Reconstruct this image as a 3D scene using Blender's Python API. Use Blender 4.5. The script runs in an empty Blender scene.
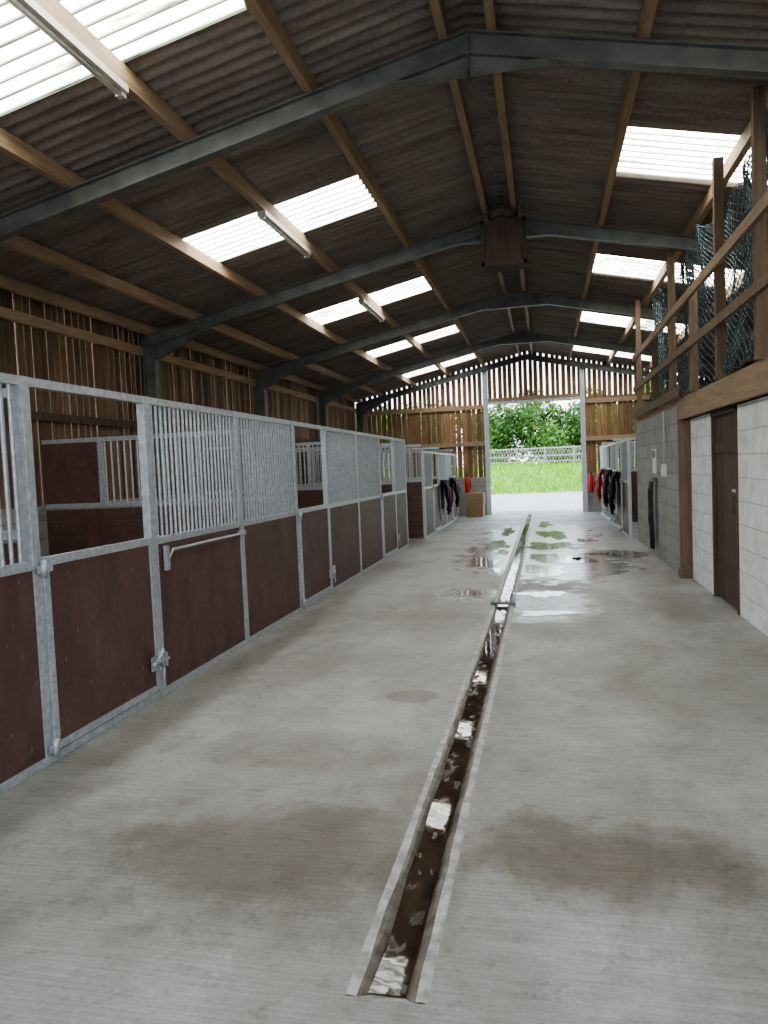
import bpy, math, random
from mathutils import Vector, Matrix
random.seed(7)
S=bpy.context.scene
COL=S.collection
try:
    S.view_settings.look='AgX - Medium High Contrast'
except Exception: pass

# ---------------------------------------------------------------- materials
def newmat(name):
    m=bpy.data.materials.new(name); m.use_nodes=True
    nt=m.node_tree; b=nt.nodes['Principled BSDF']
    return m,nt,b
def noise(nt,scale,vec=None,detail=4,rough=.55,mscale=(1,1,1),dist=0):
    tc=nt.nodes.new('ShaderNodeTexCoord'); mp=nt.nodes.new('ShaderNodeMapping')
    mp.inputs['Scale'].default_value=mscale
    nt.links.new(tc.outputs['Object'],mp.inputs['Vector'])
    n=nt.nodes.new('ShaderNodeTexNoise'); n.inputs['Scale'].default_value=scale
    n.inputs['Detail'].default_value=detail; n.inputs['Roughness'].default_value=rough
    n.inputs['Distortion'].default_value=dist
    nt.links.new(mp.outputs['Vector'],n.inputs['Vector'])
    return n.outputs['Fac']
def ramp(nt,fac,stops):
    r=nt.nodes.new('ShaderNodeValToRGB'); e=r.color_ramp.elements
    while len(e)<len(stops): e.new(.5)
    for i,(p,c) in enumerate(stops):
        e[i].position=p; e[i].color=(*c,1) if len(c)==3 else c
    nt.links.new(fac,r.inputs['Fac']); return r.outputs['Color']
def mix(nt,a,b,fac,mode='MIX'):
    m=nt.nodes.new('ShaderNodeMix'); m.data_type='RGBA'; m.blend_type=mode
    for sock,v in ((m.inputs['Factor'],fac),(m.inputs['A'],a),(m.inputs['B'],b)):
        if hasattr(v,'is_output'): nt.links.new(v,sock)
        else: sock.default_value=v if not isinstance(v,tuple) else (*v,1)
    return m.outputs['Result']
def math_(nt,op,a,b=None,clamp=False):
    m=nt.nodes.new('ShaderNodeMath'); m.operation=op; m.use_clamp=clamp
    for i,v in enumerate((a,b)):
        if v is None: continue
        if hasattr(v,'is_output'): nt.links.new(v,m.inputs[i])
        else: m.inputs[i].default_value=v
    return m.outputs[0]
def bump(nt,b,h,strength=.3,dist=.01):
    n=nt.nodes.new('ShaderNodeBump'); n.inputs['Strength'].default_value=strength
    n.inputs['Distance'].default_value=dist
    nt.links.new(h,n.inputs['Height']); nt.links.new(n.outputs['Normal'],b.inputs['Normal'])
def simple(name,c1,c2,scale=6,rough=.6,metal=0,bmp=.2,ms=(1,1,1),detail=4,lo=.35,hi=.65,bd=.01):
    m,nt,b=newmat(name); f=noise(nt,scale,mscale=ms,detail=detail)
    nt.links.new(ramp(nt,f,[(lo,c1),(hi,c2)]),b.inputs['Base Color'])
    b.inputs['Roughness'].default_value=rough; b.inputs['Metallic'].default_value=metal
    if bmp: bump(nt,b,f,bmp,bd)
    return m
def wood(name,c1,c2,ms,scale=3,rough=.75,var=.5):
    m,nt,b=newmat(name); f=noise(nt,scale,mscale=ms,detail=6,rough=.65,dist=.4)
    c=ramp(nt,f,[(.3,c1),(.7,c2)])
    g=nt.nodes.new('ShaderNodeNewGeometry')
    v=ramp(nt,g.outputs['Random Per Island'],[(0,(1-var,)*3),(1,(1,1,1))])
    nt.links.new(mix(nt,c,v,1.0,'MULTIPLY'),b.inputs['Base Color'])
    b.inputs['Roughness'].default_value=rough; bump(nt,b,f,.3,.005)
    return m
M={}
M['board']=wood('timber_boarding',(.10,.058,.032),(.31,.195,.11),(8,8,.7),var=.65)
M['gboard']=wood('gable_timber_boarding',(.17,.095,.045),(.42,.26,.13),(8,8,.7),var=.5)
M['purlin']=wood('purlin_timber',(.28,.19,.115),(.48,.35,.225),(9,.6,9),var=.3)
M['post']=wood('rough_post_timber',(.12,.08,.052),(.26,.175,.11),(9,9,.6),var=.3)
m,nt,b=newmat('stained_kick_board')
f=noise(nt,3,mscale=(2,2,1),detail=6); f2=noise(nt,26,mscale=(1,5,.55),detail=3,rough=.7); f3=noise(nt,55,mscale=(1,1,.25),detail=2)
c=ramp(nt,f,[(.3,(.072,.036,.030)),(.7,(.128,.066,.054))])
sc=ramp(nt,f2,[(.62,(0,0,0)),(.70,(1,1,1))]); sc2=ramp(nt,f3,[(.70,(0,0,0)),(.74,(1,1,1))])
c=mix(nt,c,(.27,.20,.17),math_(nt,'MULTIPLY',sc,.35)); c=mix(nt,c,(.42,.38,.34),math_(nt,'MULTIPLY',sc2,.6))
nt.links.new(c,b.inputs['Base Color'])
b.inputs['Roughness'].default_value=.5; bump(nt,b,f2,.15,.002); M['kick']=m
M['galv']=simple('galvanised_steel',(.37,.40,.43),(.53,.56,.59),30,.42,.45,.05)
M['steel']=simple('painted_frame_steel',(.115,.12,.11),(.19,.195,.18),4,.5,.15,.05)
m,nt,b=newmat('fibre_cement_sheet')
f=noise(nt,1.2,mscale=(.5,3,1),detail=6,rough=.7); f2=noise(nt,25,detail=3); f3=noise(nt,1.6,mscale=(.5,5,1),detail=7,rough=.75)
c=ramp(nt,f,[(.3,(.195,.165,.135)),(.7,(.36,.32,.275))])
c=mix(nt,c,ramp(nt,f3,[(.36,(.55,.48,.40)),(.52,(1,1,1))]),.7,'MULTIPLY')
nt.links.new(mix(nt,c,ramp(nt,f2,[(.3,(.75,.75,.75)),(.7,(1,1,1))]),1.0,'MULTIPLY'),b.inputs['Base Color'])
b.inputs['Roughness'].default_value=.85; M['cement']=m
m,nt,b=newmat('glowing_rooflight_sheet')
f=noise(nt,2,mscale=(.6,5,1),detail=5,rough=.7)
tc=nt.nodes.new('ShaderNodeTexCoord'); sx=nt.nodes.new('ShaderNodeSeparateXYZ'); nt.links.new(tc.outputs['Object'],sx.inputs[0])
w=math_(nt,'COSINE',math_(nt,'MULTIPLY',sx.outputs['Y'],2*math.pi/.146))
w=math_(nt,'ADD',math_(nt,'MULTIPLY',w,.5),.5)
trough_col=ramp(nt,w,[(.0,(.015,.02,.012)),(.24,(.45,.48,.40)),(.55,(1,1,.97))])  # corrugation lines put into the colour, darkest in the troughs
col=mix(nt,trough_col,ramp(nt,f,[(.34,(.16,.18,.12)),(.5,(1,1,1))]),1.0,'MULTIPLY')
nt.links.new(col,b.inputs['Base Color']); nt.links.new(col,b.inputs['Emission Color'])
b.inputs['Emission Strength'].default_value=15.0; b.inputs['Roughness'].default_value=.5  # emission stands in for daylight coming through the sheet
M['light']=m
# floor concrete
m,nt,b=newmat('brushed_concrete')
n1=noise(nt,.6,detail=6,rough=.6); n2=noise(nt,4,detail=8,rough=.75); n3=noise(nt,1,mscale=(3,80,1),detail=3)
n4=noise(nt,60,detail=3); n5=noise(nt,1.2,mscale=(1,.5,1),detail=8,rough=.65,dist=.5); n6=noise(nt,9,detail=8,rough=.8)
c=ramp(nt,n1,[(.32,(.33,.32,.295)),(.68,(.50,.505,.505))])
c=mix(nt,c,ramp(nt,n2,[(.3,(.82,.81,.79)),(.6,(1.0,1.0,1.0))]),1.0,'MULTIPLY')
c=mix(nt,c,ramp(nt,n5,[(.34,(.70,.67,.61)),(.56,(1.0,1.0,1.0))]),1.0,'MULTIPLY')
c=mix(nt,c,ramp(nt,n3,[(.3,(.74,.74,.74)),(.7,(1,1,1))]),1.0,'MULTIPLY')
c=mix(nt,c,ramp(nt,n6,[(.34,(.72,.71,.69)),(.48,(1,1,1))]),1.0,'MULTIPLY')
c=mix(nt,c,ramp(nt,n4,[(.3,(.82,.82,.82)),(.7,(1,1,1))]),1.0,'MULTIPLY')
tc=nt.nodes.new('ShaderNodeTexCoord'); sx=nt.nodes.new('ShaderNodeSeparateXYZ'); nt.links.new(tc.outputs['Object'],sx.inputs[0])
dn=noise(nt,2.6,detail=7,rough=.65)
tot=None; wet=None
for (X,Y,rx,ry,a,wt) in [(-1.15,2.8,.9,.55,.85,0),(.12,2.95,.62,.38,1.0,0),(-.93,4.95,.2,.14,.9,.5),(-.5,3.1,.4,1.2,.4,0),(-1.7,5.8,.7,.6,.4,0),(.9,5.2,1.0,.9,.4,0),(-1.5,3.9,.9,.3,.4,0),(1.0,2.3,.5,.5,.35,0),
                       (.25,11.8,1.2,2.2,.7,1),(-.85,13.2,.8,2.6,.7,1),(-.2,16.5,1.4,3,.6,1),(.9,12.8,.9,.8,.6,1),(-1.3,8.0,.6,1.2,.35,0),(1.3,8.3,.35,1.8,.45,0),(-2.5,5,.22,4,.5,0),(.0,8.4,.6,1.1,.5,.8),(-.95,9.1,.4,.6,.6,1)]:
    dx=math_(nt,'DIVIDE',math_(nt,'SUBTRACT',sx.outputs['X'],X),rx); dy=math_(nt,'DIVIDE',math_(nt,'SUBTRACT',sx.outputs['Y'],Y),ry)
    d=math_(nt,'SQRT',math_(nt,'ADD',math_(nt,'MULTIPLY',dx,dx),math_(nt,'MULTIPLY',dy,dy)))
    d=math_(nt,'ADD',d,math_(nt,'MULTIPLY',math_(nt,'SUBTRACT',dn,.5),2.0))
    mr=nt.nodes.new('ShaderNodeMapRange'); mr.interpolation_type='SMOOTHSTEP'
    mr.inputs['From Min'].default_value=1.3 if not wt else 1.05; mr.inputs['From Max'].default_value=.35 if not wt else .7
    mr.inputs['To Min'].default_value=0; mr.inputs['To Max'].default_value=a
    nt.links.new(d,mr.inputs['Value'])
    tot=mr.outputs[0] if tot is None else math_(nt,'MAXIMUM',tot,mr.outputs[0])
    if wt:
        q=math_(nt,'MULTIPLY',mr.outputs[0],wt/a)
        wet=q if wet is None else math_(nt,'MAXIMUM',wet,q)
c=mix(nt,c,mix(nt,c,(.46,.41,.335),1.0,'MULTIPLY'),tot)
nt.links.new(c,b.inputs['Base Color'])
r=math_(nt,'ADD',math_(nt,'MULTIPLY',n2,.35),.38)
r=math_(nt,'MULTIPLY',r,math_(nt,'SUBTRACT',1.0,math_(nt,'MULTIPLY',wet,.66)))
nt.links.new(r,b.inputs['Roughness'])
h=math_(nt,'ADD',math_(nt,'MULTIPLY',n3,.6),math_(nt,'MULTIPLY',n4,.5)); bump(nt,b,h,.25,.004)
M['floor']=m
M['lip']=simple('drain_mortar',(.25,.24,.22),(.46,.455,.435),14,.6,0,.4)
M['wet']=simple('wet_drain_concrete',(.075,.06,.045),(.19,.165,.135),12,.35,0,.4)
m,nt,b=newmat('standing_water')
f=noise(nt,5,mscale=(2,.8,1),detail=5); f2=noise(nt,7,mscale=(2,1,1),detail=4)
nt.links.new(ramp(nt,f,[(.35,(.022,.014,.009)),(.7,(.065,.045,.03))]),b.inputs['Base Color'])
nt.links.new(ramp(nt,f2,[(.56,(.03,.03,.03)),(.64,(.38,.38,.38))]),b.inputs['Roughness'])
b.inputs['IOR'].default_value=1.33; bump(nt,b,noise(nt,9,detail=2),.03,.01); M['water']=m
m,nt,b=newmat('puddle_water'); f=noise(nt,6)
nt.links.new(ramp(nt,f,[(.3,(.15,.14,.12)),(.7,(.25,.24,.215))]),b.inputs['Base Color']); b.inputs['Roughness'].default_value=.07
b.inputs['IOR'].default_value=1.4; M['puddle']=m
def blocks(name,c1,c2,mort):
    m,nt,b=newmat(name)
    tc=nt.nodes.new('ShaderNodeTexCoord'); sx=nt.nodes.new('ShaderNodeSeparateXYZ'); nt.links.new(tc.outputs['Object'],sx.inputs[0])
    cb=nt.nodes.new('ShaderNodeCombineXYZ'); nt.links.new(math_(nt,'ADD',sx.outputs['Y'],sx.outputs['X']),cb.inputs[0]); nt.links.new(sx.outputs['Z'],cb.inputs[1])
    br=nt.nodes.new('ShaderNodeTexBrick'); nt.links.new(cb.outputs[0],br.inputs['Vector'])
    br.inputs['Scale'].default_value=1; br.inputs['Brick Width'].default_value=.45; br.inputs['Row Height'].default_value=.225
    br.inputs['Mortar Size'].default_value=.007; br.inputs['Mortar Smooth'].default_value=.4
    br.inputs['Color1'].default_value=(*c1,1); br.inputs['Color2'].default_value=(*c2,1); br.inputs['Mortar'].default_value=(*mort,1)
    n=noise(nt,5,detail=7,rough=.7)
    c=mix(nt,br.outputs['Color'],ramp(nt,n,[(.3,(.76,.74,.70)),(.55,(1,1,1))]),1.0,'MULTIPLY')
    nt.links.new(c,b.inputs['Base Color']); b.inputs['Roughness'].default_value=.85
    h=math_(nt,'SUBTRACT',math_(nt,'MULTIPLY',n,.3),br.outputs['Fac']); bump(nt,b,h,.6,.008)
    return m
M['white']=blocks('white_painted_block',(.84,.85,.86),(.78,.79,.80),(.58,.58,.57))
M['grey']=blocks('grey_block',(.37,.375,.36),(.31,.31,.30),(.25,.25,.24))
M['darkdoor']=wood('weathered_door_plank',(.065,.045,.036),(.14,.095,.072),(9,9,.8),var=.3)
M['net']=simple('grey_teal_netting',(.05,.085,.095),(.10,.15,.16),8,.7,0,0)
M['black']=simple('black_fabric',(.012,.012,.014),(.035,.035,.04),20,.7,0,.4)
M['red']=simple('red_enamel',(.5,.02,.015),(.6,.03,.02),5,.3,0,0)
M['redcloth']=simple('red_webbing',(.35,.03,.03),(.5,.06,.05),20,.7,0,.2)
M['tube']=simple('fluorescent_batten_plastic',(.50,.48,.41),(.62,.59,.51),8,.4,0,0)
M['brownbox']=wood('dark_ply_box',(.055,.036,.025),(.12,.08,.055),(6,6,1),var=.3)
M['sign']=simple('notice_white',(.6,.65,.6),(.75,.78,.75),3,.5,0,0)
M['green']=simple('notice_green',(.03,.25,.10),(.05,.33,.14),3,.5,0,0)
M['gravel']=simple('gravel',(.26,.245,.225),(.50,.475,.44),9,.9,0,.8,detail=8,bd=.03)
M['grass']=simple('grass',(.09,.25,.015),(.22,.42,.035),3,.8,0,.3,detail=8)
M['blade']=wood('grass_blade',(.12,.33,.015),(.30,.52,.04),(1,1,1),var=.35)
M['leaf']=wood('foliage',(.05,.13,.02),(.15,.29,.05),(1,1,1),scale=.6,var=.5)
M['bark']=simple('bark',(.07,.05,.035),(.16,.12,.09),10,.9,0,.5)
M['fence']=simple('silvered_fence_timber',(.24,.225,.205),(.40,.38,.35),10,.8,0,.2)
M['straw']=simple('straw_bedding',(.20,.14,.07),(.34,.25,.14),30,.9,0,.6)

# ---------------------------------------------------------------- mesh builder
class B:
    def __init__(s): s.v=[];s.f=[];s.m=[];s.mats=[];s.sm=[]
    def mi(s,k):
        if k not in s.mats: s.mats.append(k)
        return s.mats.index(k)
    def add(s,vs,fs,k,smooth=False):
        o=len(s.v); s.v+=[tuple(p) for p in vs]; i=s.mi(k)
        for f in fs: s.f.append([o+a for a in f]); s.m.append(i); s.sm.append(smooth)
    def box(s,x0,x1,y0,y1,z0,z1,k):
        vs=[(x,y,z) for z in (z0,z1) for y in (y0,y1) for x in (x0,x1)]
        s.add(vs,[(0,2,3,1),(4,5,7,6),(0,1,5,4),(2,6,7,3),(0,4,6,2),(1,3,7,5)],k)
    def prism(s,poly,y0,y1,k):
        n=len(poly); vs=[(x,y0,z) for x,z in poly]+[(x,y1,z) for x,z in poly]
        fs=[tuple(range(n)),tuple(range(2*n-1,n-1,-1))]+[(i,n+i,n+(i+1)%n,(i+1)%n) for i in range(n)]
        s.add(vs,fs,k)
    def tube(s,pts,r,k,seg=6,cap=True):
        pts=[Vector(p) for p in pts]; rs=r if isinstance(r,list) else [r]*len(pts)
        vs=[];fs=[]
        for i,p in enumerate(pts):
            d=(pts[min(i+1,len(pts)-1)]-pts[max(i-1,0)]).normalized()
            a=d.orthogonal().normalized() if abs(d.z)<.9 else Vector((1,0,0)); a=(a-d*a.dot(d)).normalized(); c=d.cross(a)
            for j in range(seg):
                t=2*math.pi*j/seg; vs.append(p+(a*math.cos(t)+c*math.sin(t))*rs[i])
        for i in range(len(pts)-1):
            for j in range(seg):
                fs.append((i*seg+j,i*seg+(j+1)%seg,(i+1)*seg+(j+1)%seg,(i+1)*seg+j))
        if cap: fs+= [tuple(range(seg-1,-1,-1)),tuple(range((len(pts)-1)*seg,len(pts)*seg))]
        s.add(vs,fs,k,seg>5)
    def obj(s,name,parent=None):
        me=bpy.data.meshes.new(name); me.from_pydata(s.v,[],s.f)
        for k in s.mats: me.materials.append(M[k])
        me.polygons.foreach_set('material_index',s.m); me.polygons.foreach_set('use_smooth',s.sm); me.update()
        o=bpy.data.objects.new(name,me); COL.objects.link(o)
        if parent: o.parent=parent
        return o

# ---------------------------------------------------------------- layout (metres, aisle runs along +Y)
XL,XR,RX=-6.0,5.0,-.5
Y0,Y1=-3.0,23.8
zb=lambda x:4.79-.22*abs(x-RX)
zt=lambda x:zb(x)+.18
zs=lambda x:zt(x)+.175
FR=[-3.0+.1,1.5,6.05,10.5,15.0,19.5,23.6]

# floor with channel gap
CL,CR=-.635,-.385
g=B()
g.box(XL-.2,CL,Y0,Y1+.2,-.15,0,'floor'); g.box(CR,XR+.2,Y0,Y1+.2,-.15,0,'floor')
g.box(CL,CR,Y0,2.05,-.15,0,'floor'); g.box(CL,CR,23.4,Y1+.2,-.15,0,'floor'); g.box(CL,CR,2.05,23.4,-.15,-.09,'floor')
g.obj('floor')
# drain channel
g=B(); prof=[(CL,0),(-.628,.004),(-.60,.002),(-.585,-.004),(-.553,-.03),(-.467,-.03),(-.437,-.004),(-.42,.002),(-.395,.004),(CR,0)]
pm=['lip','lip','wet','wet','wet','wet','wet','lip','lip']
ys=[2.05+i*.15 for i in range(int((23.4-2.05)/.15)+1)]+[23.4]
rows=[]
for y in ys:
    j=[random.uniform(-.004,.004) for _ in prof]; j[0]=j[-1]=0
    rows.append([(p[0]+j[i],y,p[1]+(random.uniform(-.001,.001) if 0<i<len(prof)-1 else 0)) for i,p in enumerate(prof)])
for a,bb in zip(rows,rows[1:]):
    for i in range(len(prof)-1):
        g.add([a[i],a[i+1],bb[i+1],bb[i]],[(0,1,2,3)],pm[i])
g.add([(CL,2.05,0),(CR,2.05,0),(-.45,2.11,-.03),(-.57,2.11,-.03)],[(0,1,2,3)],'lip')
dr=g.obj('drain_channel')
g=B()
yy=2.09
while yy<23.3:
    L=random.uniform(.5,2.2); n=8; pts=[]
    for i in range(n+1): pts.append((-.567+random.uniform(-.006,.006),yy+L*i/n,-.014))
    for i in range(n,-1,-1): pts.append((-.455+random.uniform(-.006,.006),yy+L*i/n,-.014))
    g.add(pts,[tuple(range(len(pts)))],'water'); yy+=L
g.obj('drain_water',dr)
g=B(); g.box(-.65,-.37,8.3,8.40,.008,.026,'steel')
for i in range(4): g.box(-.63+i*.07,-.60+i*.07,8.27,8.43,.026,.034,'steel')
g.obj('drain_bridge_plate')
# puddles
def puddle(X,Y,w,l):
    n=160; ph=[random.uniform(0,6.28) for _ in range(16)]; pts=[]
    hs=[(2,.20),(3,.17),(4,.11),(5,.10),(7,.08),(9,.06),(12,.05),(15,.045),(19,.035),(24,.03),(31,.02)]
    for i in range(n):
        t=2*math.pi*i/n; r=1+sum(a*math.sin(k*t+ph[q]) for q,(k,a) in enumerate(hs)); r=max(r,.15)
        pts.append((X+w/2*r*math.cos(t),Y+l/2*r*math.sin(t),.003))
    g=B(); g.add(pts,[tuple(range(n))],'puddle'); g.obj('puddle')
for p in [(-.95,9.1,.28,.36),(-.07,9.0,.45,.45),(-.03,7.85,.5,.28),(-1.0,12.0,.42,1.1),(-.80,13.4,.2,.8),(-.05,11.0,.5,1.3),(.12,12.4,.8,1.2),(.55,12.1,.4,.6),(-.97,14.6,.45,1.5),(.0,14.3,.7,1.5),(.95,12.9,.8,.35),(.1,16.6,.6,1.8),(-.9,17.5,.3,1.7),(.75,15.2,.45,.5),(-.05,19.4,.35,1.6),(-.75,11.1,.12,.5)]:
    puddle(*p)

# ---------------------------------------------------------------- walls
def board_wall(g,xy,zlo,ztop,bw,gap,axis,pos,thick=.022,jit=.3,k='board'):
    a,bnd=xy
    while a<bnd:
        w=bw*random.uniform(.92,1.08); e=min(a+w,bnd)
        o=random.uniform(0,.008)
        if axis=='y': g.box(pos+o,pos+o+thick,a,e,zlo,ztop(0),k)
        else: g.prism([(a,zlo),(e,zlo),(e,ztop(e)),(a,ztop(a))],pos+o,pos+o+thick,k)
        a=e+gap*random.uniform(1-jit,1+jit)
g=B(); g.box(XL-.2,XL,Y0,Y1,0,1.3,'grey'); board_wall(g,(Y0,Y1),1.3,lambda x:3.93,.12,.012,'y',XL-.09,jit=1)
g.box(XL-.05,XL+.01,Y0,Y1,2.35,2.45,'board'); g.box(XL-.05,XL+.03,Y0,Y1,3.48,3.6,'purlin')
g.obj('wall_left')
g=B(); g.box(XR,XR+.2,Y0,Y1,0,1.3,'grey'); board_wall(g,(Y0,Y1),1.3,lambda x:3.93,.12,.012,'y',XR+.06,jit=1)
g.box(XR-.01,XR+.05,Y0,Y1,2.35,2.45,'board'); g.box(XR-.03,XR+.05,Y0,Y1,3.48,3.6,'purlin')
g.obj('wall_right')
# gable wall
DX0,DX1,DH=-1.72,1.1,3.48
g=B()
g.box(XL,DX0-.15,Y1,Y1+.2,0,1.2,'grey'); g.box(DX1+.15,XR,Y1,Y1+.2,0,1.2,'grey')
rt=lambda x:zs(x)-.03
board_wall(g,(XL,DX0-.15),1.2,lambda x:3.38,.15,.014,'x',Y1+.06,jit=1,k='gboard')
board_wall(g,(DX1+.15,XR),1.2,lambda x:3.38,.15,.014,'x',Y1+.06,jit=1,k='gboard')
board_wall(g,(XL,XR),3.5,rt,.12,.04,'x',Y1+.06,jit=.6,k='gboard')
for z in (2.2,3.36):
    g.box(XL,DX0-.15,Y1-.03,Y1+.05,z,z+.14,'purlin'); g.box(DX1+.15,XR,Y1-.03,Y1+.05,z,z+.14,'purlin')
g.box(DX0,DX1,Y1-.03,Y1+.05,DH+.09,DH+.2,'purlin')
g.obj('wall_back')
g=B()
for x in (DX0-.14,DX1):
    g.box(x,x+.14,Y1-.06,Y1-.045,0,zb(x)+.05,'galv'); g.box(x,x+.14,Y1+.035,Y1+.05,0,zb(x)+.05,'galv'); g.box(x+.065,x+.075,Y1-.05,Y1+.04,0,zb(x)+.05,'galv')
g.box(DX0,DX1,Y1-.05,Y1-.035,DH,DH+.08,'galv')
g.box(DX0-.1,XR,Y1+.22,Y1+.27,DH+.02,DH+.1,'steel')
g.obj('door_1')

# ---------------------------------------------------------------- roof
def corr(g,x0,x1,y0,y1,k):
    st=.146/8; n=int(round((y1-y0)/st)); vs=[];fs=[]
    for i in range(n+1):
        y=y0+(y1-y0)*i/n
        for x in (x0,x1): vs.append((x,y,zs(x)+.02*math.cos(2*math.pi*y/.146)))
    for i in range(n): fs.append((2*i,2*i+1,2*i+3,2*i+2))
    g.add(vs,fs,k,True)
sky_l=[(-2.0,-1.0),(3.1,5.05)]+[(8.18+4.5*i,9.12+4.5*i) for i in range(4)]
sky_r=[(3.4,4.6)]+[(7.85+4.5*i,9.05+4.5*i) for i in range(4)]
g=B()
YA,YB=Y0-.3,Y1+.4
corr(g,-6.35,-4.09,YA,YB,'cement'); corr(g,-1.94,RX,YA,YB,'cement')
corr(g,RX,.86,YA,YB,'cement'); corr(g,3.05,5.35,YA,YB,'cement')
def fill(x0,x1,holes):
    y=YA
    for a,c in holes:
        corr(g,x0,x1,y,a,'cement'); y=c
    corr(g,x0,x1,y,YB,'cement')
fill(-4.09,-1.94,sky_l); fill(.86,3.05,sky_r)
g.prism([(RX-.3,zs(RX-.3)+.03),(RX,zs(RX)+.05),(RX+.3,zs(RX+.3)+.03),(RX,zs(RX)+.07)],YA,YB,'cement')
g.obj('ceiling')
for x0,x1,hs in ((-4.09,-1.94,sky_l),(.86,3.05,sky_r)):
    for a,c in hs:
        h=B(); corr(h,x0,x1,a,c,'light'); h.obj('skylight')
# purlins
PX=[RX+s*d for s in (-1,1) for d in (.19,1.31,2.43,3.57,4.67,5.4)]
for x in PX:
    h=B(); z=zt(x)+.004
    segs=[YA,4.0,8.2,12.9,17.4,YB]
    for a,c in zip(segs,segs[1:]): h.box(x-.035,x+.035,a,c-.004,z,z+.145,'purlin')
    h.obj('roof_purlin')
# portal frames
for D in FR:
    h=B()
    for s in (-1,1):
        xe=XL+.02 if s<0 else XR-.02
        def P(pts,y0,y1): h.prism(pts,y0,y1,'steel')
        P([(xe,zb(xe)),(RX,zb(RX)),(RX,zb(RX)+.012),(xe,zb(xe)+.012)],D-.05,D+.05)
        P([(xe,zt(xe)-.012),(RX,zt(RX)-.012),(RX,zt(RX)),(xe,zt(xe))],D-.05,D+.05)
        P([(xe,zb(xe)),(RX,zb(RX)),(RX,zt(RX)),(xe,zt(xe))],D-.005,D+.005)
        xc=xe-s*.2
        h.box(min(xe,xe-s*.012),max(xe,xe-s*.012),D-.07,D+.07,0,zt(xe)-.02,'steel'); h.box(min(xc,xc+s*.012),max(xc,xc+s*.012),D-.07,D+.07,0,zb(xc),'steel')
        h.box(min(xe,xc),max(xe,xc),D-.005,D+.005,0,zb(xc),'steel')
        xh=xe-s*1.1; z0=zb(xc)-.22
        P([(xc,z0),(xh,zb(xh)),(xc,zb(xc))],D-.005,D+.005)
        P([(xc,z0),(xh,zb(xh)),(xh,zb(xh)-.012),(xc,z0-.012)],D-.05,D+.05)
        for d in (.19,1.31,2.43,3.57,4.67):
            x=RX+s*d; h.box(x+s*.037,x+s*.043,D-.05,D+.05,zt(x),zt(x)+.12,'steel')
    if D<23:
        h.prism([(RX-.58,zb(RX-.58)),(RX-.56,4.655),(RX+.56,4.655),(RX+.58,zb(RX+.58)),(RX,zb(RX))],D-.005,D+.005,'steel')
        h.prism([(RX-.62,4.662),(RX+.62,4.662),(RX+.62,4.65),(RX-.62,4.65)],D-.05,D+.05,'steel')
        h.box(RX-.006,RX+.006,D-.05,D+.05,4.65,zt(RX),'steel')
    h.obj('portal_frame')
# fluorescent battens
for a in (-1.05,3.45,7.75,12.2):
    h=B(); x=-2.93; z=zt(x)
    h.box(x-.05,x+.05,a,a+1.6,z-.055,z-.002,'tube'); h.tube([(x,a+.05,z-.07),(x,a+1.55,z-.07)],.02,'tube',8)
    h.box(x-.03,x+.03,a,a+.05,z-.09,z-.05,'tube'); h.box(x-.03,x+.03,a+1.55,a+1.6,z-.09,z-.05,'tube')
    h.obj('fluorescent_light')
# box hung at ridge
h=B(); y=10.2; bz=4.20
h.box(-.72,-.18,y-.22,y+.2,bz,bz+.55,'brownbox'); h.box(-.74,-.16,y-.24,y-.225,bz-.02,bz+.03,'brownbox'); h.box(-.74,-.16,y-.24,y-.225,bz+.51,bz+.56,'brownbox')
h.box(-.74,-.70,y-.24,y-.225,bz-.02,bz+.56,'brownbox'); h.box(-.2,-.16,y-.24,y-.225,bz-.02,bz+.56,'brownbox')
h.box(-.70,-.66,y-.02,y+.02,bz+.54,5.0,'steel'); h.box(-.26,-.22,y-.02,y+.02,bz+.54,5.0,'steel')
h.obj('owl_nest_box')

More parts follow.
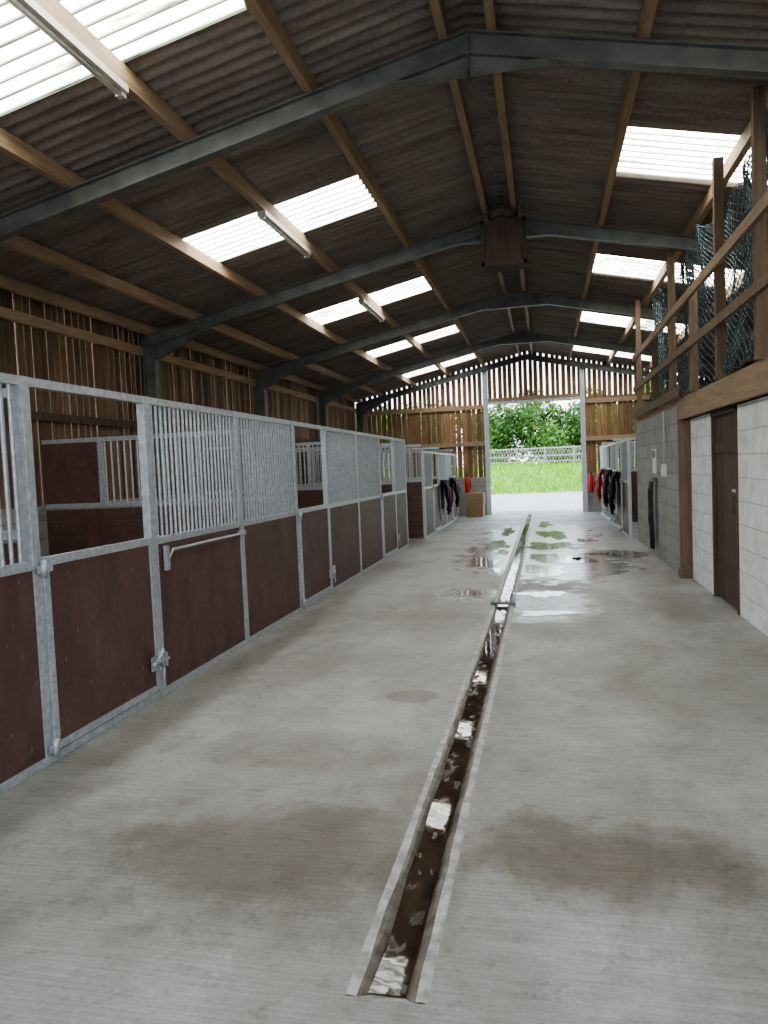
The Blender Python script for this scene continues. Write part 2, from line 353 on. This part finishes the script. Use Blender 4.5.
# ---------------------------------------------------------------- stalls
def stall(X,s,segs,top=2.16,mid=1.13,part=None,deep=None,name='horse_stall',sp=.068,endpost=True):
    g=B(); t=.03
    y0=segs[0][1]; y1=segs[-1][2]
    def bx(a,b_,c,d,e,f,k): g.box(min(a,b_),max(a,b_),c,d,e,f,k)
    bx(X-s*.05,X-s*.002,y0,y1,top-.05,top-.001,'galv')
    for kind,a,c in segs:
        bx(X-s*.06,X,a-t,a+t,0,top,'galv')
        bx(X-s*.05,X-s*.002,a,c,.001,.05,'galv')
        if kind=='grille':
            bx(X-s*.05,X-s*.002,a,c,mid-.03,mid+.02,'galv')
            bx(X-s*.04,X-s*.012,a+t,c-t,.05,mid-.03,'kick')
            bx(X-s*.045,X-s*.005,a+t,a+t+.03,.05,mid,'galv')
            bx(X-s*.045,X-s*.005,a+t,a+t+.025,mid,top-.05,'galv'); bx(X-s*.045,X-s*.005,c-t-.025,c-t,mid,top-.05,'galv')
            n=int((c-a-2*t)/sp)
            for i in range(1,n):
                yy=a+t+(c-a-2*t)*i/n
                g.tube([(X-s*.025,yy,mid),(X-s*.025,yy,top-.03)],.0125,'galv',6,False)
        else:
            f=.045; q=X+s*.012
            bx(X-s*.035,q,a+t+.006,a+t+.006+f,.06,mid+.03,'galv'); bx(X-s*.035,q,c-t-.006-f,c-t-.006,.06,mid+.03,'galv')
            bx(X-s*.035,q-s*.001,a+t+.02,c-t-.02,mid-.02,mid+.029,'galv'); bx(X-s*.035,q-s*.001,a+t+.02,c-t-.02,.061,.105,'galv')
            bx(X-s*.03,X,a+t+.05,c-t-.05,.10,mid-.02,'kick')
            for z in (.09,mid-.03):
                g.tube([(q+s*.012,a+.02,z-.05),(q+s*.012,a+.02,z+.05)],.016,'galv',8)
                bx(q,q+s*.01,a-.02,a+.1,z-.02,z+.02,'galv')
            zz=.27
            bx(q,q+s*.012,c-.16,c-.035,zz-.05,zz+.05,'galv'); g.tube([(q+s*.02,c-.17,zz),(q+s*.02,c+.05,zz)],.013,'galv',8)
            g.tube([(q+s*.02,c-.07,zz),(q+s*.05,c-.08,zz-.05),(q+s*.055,c-.10,zz-.12)],.014,'galv',8)
            g.tube([(q+s*.02,c-.12,zz),(q+s*.045,c-.11,zz+.05),(q+s*.05,c-.07,zz+.09)],.014,'galv',8)
            bx(q,q+s*.035,c-.055,c-.035,zz-.07,zz+.07,'galv'); bx(X,q+s*.03,c-.01,c+.025,zz-.05,zz+.05,'galv')
    if endpost: bx(X-s*.06,X,y1-t,y1+t,0,top,'galv')
    if deep is not None:
        for yy in part:
            e=deep+s*.03; st=X-s*.07
            z=0.02
            while z<1.25:
                bx(e,st,yy-.02,yy+.02,z,min(z+.15,1.27),'kick'); z+=.154
            bx(e,st,yy-.025,yy+.025,1.27,1.32,'galv'); bx(e,st,yy-.025,yy+.025,2.05,2.10,'galv')
            ws=e+s*.75
            bx(e,ws,yy-.018,yy+.018,1.32,2.05,'kick'); bx(ws,ws+s*.05,yy-.026,yy+.026,1.27,2.101,'galv')
            n=int(abs(st-ws)/.085)
            for i in range(1,n):
                x=ws+(st-ws)*i/n; g.tube([(x,yy,1.3),(x,yy,2.07)],.011,'galv',6,False)
            xm=(ws+st)/2; bx(xm-.025,xm+.025,yy-.026,yy+.026,1.27,2.101,'galv')
    return g.obj(name)
X=-2.755
stall(X,1,[('door',-.84,.41),('grille',.41,1.98),('grille',1.98,3.56)],part=[-.84],deep=XL,endpost=False)
stall(X,1,[('door',3.56,4.81),('grille',4.81,6.38),('grille',6.38,7.96)],part=[3.56],deep=XL,endpost=False)
stall(X,1,[('door',7.96,9.2),('grille',9.2,10.78),('grille',10.78,12.35)],part=[7.96],deep=XL,endpost=False)
stall(X,1,[('door',12.35,13.6),('grille',13.6,14.7)],part=[12.35,14.7],deep=XL)
stall(-2.62,1,[('grille',16.2,17.4),('door',17.4,18.6),('grille',18.6,19.8),('grille',19.8,21.0),('door',21.0,22.1)],top=1.95,part=[16.2,19.2,22.1],deep=XL)
stall(1.58,-1,[('grille',15.3,16.6),('door',16.6,17.8),('grille',17.8,19.2),('door',19.2,20.4),('grille',20.4,21.6),('grille',21.6,22.8)],top=1.98,part=[19.2,22.8],deep=XR)
h=B(); h.tube([(X+.03,4.95,.98),(X+.06,4.97,1.05),(X+.06,6.2,1.05),(X+.03,6.33,1.05)],.011,'galv',8); h.box(X,X+.03,4.93,4.97,.9,1.08,'galv'); h.box(X,X+.04,6.28,6.38,1.03,1.07,'galv'); h.obj('stall_tie_bar')
h=B(); h.box(XL+.25,X-.1,-.8,14.65,.002,.02,'straw'); h.obj('straw_bedding')

# ---------------------------------------------------------------- right hand rooms and loft
W=1.82
h=B(); h.box(W,W+.2,Y0,7.74,0,2.05,'white'); h.box(W,W+.2,8.87,10.1,0,2.05,'white'); h.obj('wall_tack_room')
h=B(); h.box(W-.1,W+.2,10.45,15.0,0,2.05,'grey'); h.box(W-.1,W-.095,10.45,15.0,2.05,2.25,'grey'); h.box(W,4.9,14.8,15.0,0,2.05,'grey'); h.obj('wall_feed_room')
h=B()
for i in range(6): h.box(W+.03,W+.06,7.8+i*.17,7.8+i*.17+.164,.02,2.0,'darkdoor')
h.box(W-.01,W+.08,7.745,7.80,0,2.05,'darkdoor'); h.box(W-.01,W+.08,8.81,8.865,0,2.05,'darkdoor'); h.box(W-.01,W+.08,7.745,8.865,2.0,2.06,'darkdoor')
h.box(W+.01,W+.03,7.85,8.78,.3,.42,'darkdoor'); h.box(W+.01,W+.03,7.85,8.78,1.6,1.72,'darkdoor')
h.tube([(W+.0,7.9,1.0),(W-.03,7.9,1.03),(W-.03,7.9,1.15),(W+.0,7.9,1.18)],.008,'steel',6); h.box(W+.0,W+.02,7.84,8.0,1.2,1.23,'galv')
h.obj('door_2')
h=B(); h.box(W-.12,W+.02,10.15,10.3,0,2.04,'post'); h.box(W-.14,W+.03,10.13,10.32,.0,.12,'post'); h.obj('timber_post')
# loft
h=B(); 
for i in range(int((15-Y0)/.2)): h.box(W-.02,XR-.03,Y0+.2*i,Y0+.2*i+.195,2.28,2.31,'post')
h.box(W-.09,W-.03,Y0,15,2.06,2.33,'purlin')
for i in range(30): h.box(W,XR-.03,Y0+.3+i*.6,Y0+.35+i*.6,2.1,2.275,'post')
py=[-2.5,.6,3.6,6.55,7.95,9.3,10.75,12.4,14.4]
for i,y in enumerate(py):
    tall = y not in (9.3,12.4)
    h.box(W-.14,W-.05,y-.04,y+.04,2.33,zt(W) if tall else 3.5,'post')
h.box(W-.185,W-.145,Y0,14.6,3.38,3.48,'purlin'); h.box(W-.185,W-.145,Y0,14.6,2.82,2.91,'post')
h.box(W-.185,W-.145,10,15,2.33,2.45,'post')
h.obj('hay_loft')
# netting
cu=bpy.data.curves.new('safety_netting','CURVE'); cu.dimensions='3D'; cu.bevel_depth=.0058; cu.bevel_resolution=0
def npos(s,t,o=0):
    ph=(s-.6)/1.45*math.pi
    top=4.22-.20*abs(math.sin(ph))+.05*math.sin(s*3)
    z=2.40+(top-2.40)*t
    x=W+o+.07*math.sin(s*2.3+t*2+o*9)+.05*math.sin(s*7+t*5)+.12*math.sin(t*math.pi)
    return (x,s+.05*math.sin(t*9+s*2),z,1)
ya,yb=.5,14.3; c=.095
H=1.8
n=int((yb-ya+H)/c)
for fam in (1,-1):
    for i in range(n):
        pts=[]
        for j in range(22):
            t=j/21; s=ya-H+i*c+t*H if fam>0 else ya+i*c-t*H
            if ya<=s<=yb: pts.append(npos(s,t))
        if len(pts)>1:
            sp=cu.splines.new('POLY'); sp.points.add(len(pts)-1)
            for p,q in zip(sp.points,pts): p.co=q
for t in (0,.5,1):
    for rr in range(5 if t==1 else 1):
        sp=cu.splines.new('POLY'); N=300; sp.points.add(N-1)
        for i,p in enumerate(sp.points):
            q=npos(ya+(yb-ya)*i/(N-1),t); p.co=(q[0]+rr*.01,q[1],q[2]-rr*.022+.012*math.sin(i*.9+rr),1)
cu.materials.append(M['net']); o=bpy.data.objects.new('safety_netting',cu); COL.objects.link(o)

# ---------------------------------------------------------------- hanging tack etc
def rug(X,Y,s,zc_,w,hh,k='black',trim='redcloth'):
    g=B(); n=14; mrows=12; vs=[];fs=[]
    for j in range(mrows+1):
        t=j/mrows; 
        for i in range(n+1):
            u=i/n; y=Y+(u-.5)*w*(1-.25*t+.15*math.sin(t*5+1)); z=zc_+hh/2-t*hh*(1+.12*math.sin(u*7))
            x=X+s*(.06+.10*math.sin(min(t*3,1.57))*1+.045*math.sin(u*16+t*3)+.03*math.sin(t*9+u*4))
            vs.append((x,y,z))
    for j in range(mrows):
        for i in range(n): a=j*(n+1)+i; fs.append((a,a+1,a+n+2,a+n+1))
    g.add(vs,fs,k,True)
    vs2=[(X+s*.02,v[1],v[2]*.98+.02*zc_) for v in vs]; g.add(vs2,fs,k,True)
    g.tube([(X+s*.07,Y-w*.6,zc_+hh/2+.01),(X+s*.07,Y+w*.6,zc_+hh/2+.01)],.014,'galv',6)
    g.tube([(X,Y-w*.6,zc_+hh/2+.01),(X+s*.07,Y-w*.6,zc_+hh/2+.01)],.012,'galv',6); g.tube([(X,Y+w*.6,zc_+hh/2+.01),(X+s*.07,Y+w*.6,zc_+hh/2+.01)],.012,'galv',6)
    if trim: 
        g.tube([(X+s*.2,Y-.1,zc_+hh*.2),(X+s*.22,Y-.05,zc_-hh*.2),(X+s*.2,Y+.02,zc_-hh*.55),(X+s*.19,Y+.06,zc_-hh*.2)],.014,trim,6)
    return g.obj('hanging_horse_rug')
rug(-2.6,18.9,1,.85,.75,.8); rug(-2.6,20.8,1,.9,.7,.75,trim=None)
rug(1.56,17.0,-1,.9,.8,.85,trim=None); rug(1.56,18.6,-1,.95,.8,.8); rug(1.56,20.9,-1,.95,.7,.8,k='redcloth',trim=None)
def extinguisher(x,y,z):
    g=B()
    pr=[(0,.0),(.075,.005),(.08,.03),(.08,.42),(.065,.48),(.03,.52),(.025,.56)]
    g.tube([(x,y,z+b_) for a,b_ in pr],[max(a,.01) for a,b_ in pr],'red',14)
    g.tube([(x,y,z+.55),(x,y,z+.6)],.03,'black',8); g.box(x-.015,x+.015,y-.12,y+.02,z+.6,z+.625,'black'); g.box(x-.012,x+.012,y-.1,y+.0,z+.565,z+.58,'black')
    g.tube([(x,y-.03,z+.57),(x+.09,y-.05,z+.52),(x+.11,y-.03,z+.35),(x+.10,y-.02,z+.15)],.012,'black',6)
    g.box(x-.03,x+.03,y+.05,Y1-.002,z+.3,z+.33,'steel')
    g.obj('fire_extinguisher')
extinguisher(-2.45,Y1-.14,.72); extinguisher(1.36,Y1-.14,.62)
h=B(); x=W-.14; y=12.5
h.box(x,x+.04,y-.12,y+.12,1.2,1.26,'post')
for i in range(9):
    o=(i-4)*.022; L=random.uniform(.75,1.1)
    h.tube([(x-.03,y+o,1.2),(x-.05,y+o*1.3+.02,1.2-L*.3),(x-.045,y+o*1.1-.02,1.2-L*.65),(x-.03,y+o+.01,1.2-L)],.024,'black',6)
for zz in (1.0,.62):
    pts=[(x-.06,y+.1*math.cos(a*.7),zz+.13*math.sin(a*.7)) for a in range(10)]; h.tube(pts,.02,'black',6)
h.obj('hanging_lead_ropes')
h=B(); h.box(W-.115,W-.1,12.4,12.75,1.33,1.72,'sign'); h.box(W-.118,W-.114,12.42,12.73,1.58,1.70,'green'); h.obj('notice_sign')
h=B(); h.box(W-.16,W-.1,11.4,11.52,1.3,1.48,'tube'); h.tube([(W-.12,11.46,1.48),(W-.12,11.46,2.25)],.012,'tube',6); h.box(W-.17,W-.16,11.43,11.49,1.36,1.42,'sign'); h.obj('electrical_switch_box')
def bale(x,y,z):
    g=B(); g.box(x,x+.5,y,y+.9,z,z+.36,'straw')
    for k in (.25,.65): g.box(x-.004,x+.504,y+k,y+k+.012,z-.0,z+.364,'fence')
    g.obj('straw_bale')
bale(-2.4,22.65,.005); bale(-2.38,22.66,.37)

# ---------------------------------------------------------------- outside
h=B(); h.box(-60,60,Y1+.2,40.05,-.2,-.02,'gravel'); h.box(-60,60,-60,Y0,-.2,-.02,'gravel'); h.obj('gravel_yard')
gz=lambda x,y:1.45*max(0,min(1,(y-40.5)/13))**.8+.08*math.sin(x*.7+y*.3)*min(1,max(0,(y-40)/4))
h=B(); vs=[];fs=[]; nx,ny=80,40
for j in range(ny+1):
    for i in range(nx+1):
        xx=-50+100*i/nx; yy=40+50*j/ny; vs.append((xx,yy,gz(xx,yy)-.03))
for j in range(ny):
    for i in range(nx): a=j*(nx+1)+i; fs.append((a,a+1,a+nx+2,a+nx+1))
h.add(vs,fs,'grass',True); gb=h.obj('grass_bank')
h=B()
for _ in range(16000):
    xx=random.uniform(-14,14); yy=40.3+14*random.random()**1.3; z=gz(xx,yy)-.03; L=random.uniform(.12,.38); a=random.uniform(0,6.28); w=.03
    dx,dy=random.uniform(-.1,.1),random.uniform(-.1,.1)
    h.add([(xx-w*math.cos(a),yy-w*math.sin(a),z),(xx+w*math.cos(a),yy+w*math.sin(a),z),(xx+dx,yy+dy,z+L)],[(0,1,2)],'blade')
h.obj('grass_blades',gb)
h=B(); fy=54.5
for i in range(31):
    xx=-30+2*i; h.box(xx-.06,xx+.06,fy-.06,fy+.06,1.2,2.75,'fence')
for z in (1.65,2.05,2.6): h.box(-30,30,fy-.09,fy-.06,z,z+.09,'fence')
for i in range(200):
    xx=-20+.2*i
    h.tube([(xx,fy-.1,1.5),(xx+.5,fy-.1,2.65)],.012,'fence',4,False); h.tube([(xx+.5,fy-.1,1.5),(xx,fy-.1,2.65)],.012,'fence',4,False)
h.obj('field_fence')
def tree(x,y,s):
    g=B(); zb_=gz(x,y)-.1
    g.tube([(x,y,zb_),(x+.1*s,y,zb_+1.5*s),(x,y+.1,zb_+3*s)],[.16*s,.12*s,.07*s],'bark',8)
    cl=[]
    for i in range(24):
        a=random.uniform(0,6.28); r=random.uniform(.2,2.1)*s; z=zb_+random.uniform(.2,4.0)*s; cx,cy=x+r*math.cos(a),y+r*math.sin(a)
        cl.append((cx,cy,z,random.uniform(.7,1.15)*s)); g.tube([(x,y,zb_+1.0*s+random.random()*s),((x+cx)/2,(y+cy)/2,(z+zb_+1.5*s)/2),(cx,cy,z)],[.05*s,.03*s,.015*s],'bark',5)
    for cx,cy,cz,r in cl:
        for _ in range(280):
            d=Vector((random.gauss(0,1),random.gauss(0,1),random.gauss(0,1))).normalized()*r*random.uniform(.45,1.05)
            p=Vector((cx,cy,cz))+d; n=Vector((random.gauss(0,1),random.gauss(0,1),random.gauss(0,1))).normalized(); u=n.orthogonal().normalized(); v=n.cross(u); q=random.uniform(.09,.18)*s
            g.add([p-u*q,p+v*q*.5,p+u*q,p-v*q*.5],[(0,1,2,3)],'leaf')
    g.obj('hedgerow_tree')
for i in range(12):
    tree(-18+3*i+random.uniform(-.6,.6),random.uniform(59,66),random.uniform(.95,1.4))

# ---------------------------------------------------------------- light
w=bpy.data.worlds.new('World'); S.world=w; w.use_nodes=True; nt=w.node_tree; bg=nt.nodes['Background']
tc=nt.nodes.new('ShaderNodeTexCoord'); sx=nt.nodes.new('ShaderNodeSeparateXYZ'); nt.links.new(tc.outputs['Generated'],sx.inputs[0])
r=nt.nodes.new('ShaderNodeValToRGB'); r.color_ramp.elements[0].color=(.90,.95,1,1); r.color_ramp.elements[0].position=.0
r.color_ramp.elements[1].color=(.55,.72,1,1); r.color_ramp.elements[1].position=.8
nt.links.new(sx.outputs['Z'],r.inputs['Fac']); nt.links.new(r.outputs['Color'],bg.inputs['Color']); bg.inputs['Strength'].default_value=5.2
sl=bpy.data.lights.new('sun','SUN'); sl.energy=6; sl.angle=.02; sl.color=(1,.95,.86); so=bpy.data.objects.new('sun',sl); COL.objects.link(so)
so.rotation_euler=Vector((.75,-.25,.85)).to_track_quat('Z','Y').to_euler()

# ---------------------------------------------------------------- camera
f=740.0
cam=bpy.data.cameras.new('camera'); co=bpy.data.objects.new('camera',cam); COL.objects.link(co); S.camera=co
cam.sensor_fit='VERTICAL'; cam.sensor_height=24; cam.lens=f/1024*24; cam.clip_end=300
yaw=math.atan(163/f); pitch=math.atan(42.2/f); roll=-.042
co.matrix_world=Matrix.Translation((0,0,1.57))@Matrix.Rotation(yaw,4,'Z')@Matrix.Rotation(math.pi/2-pitch,4,'X')@Matrix.Rotation(roll,4,'Z')
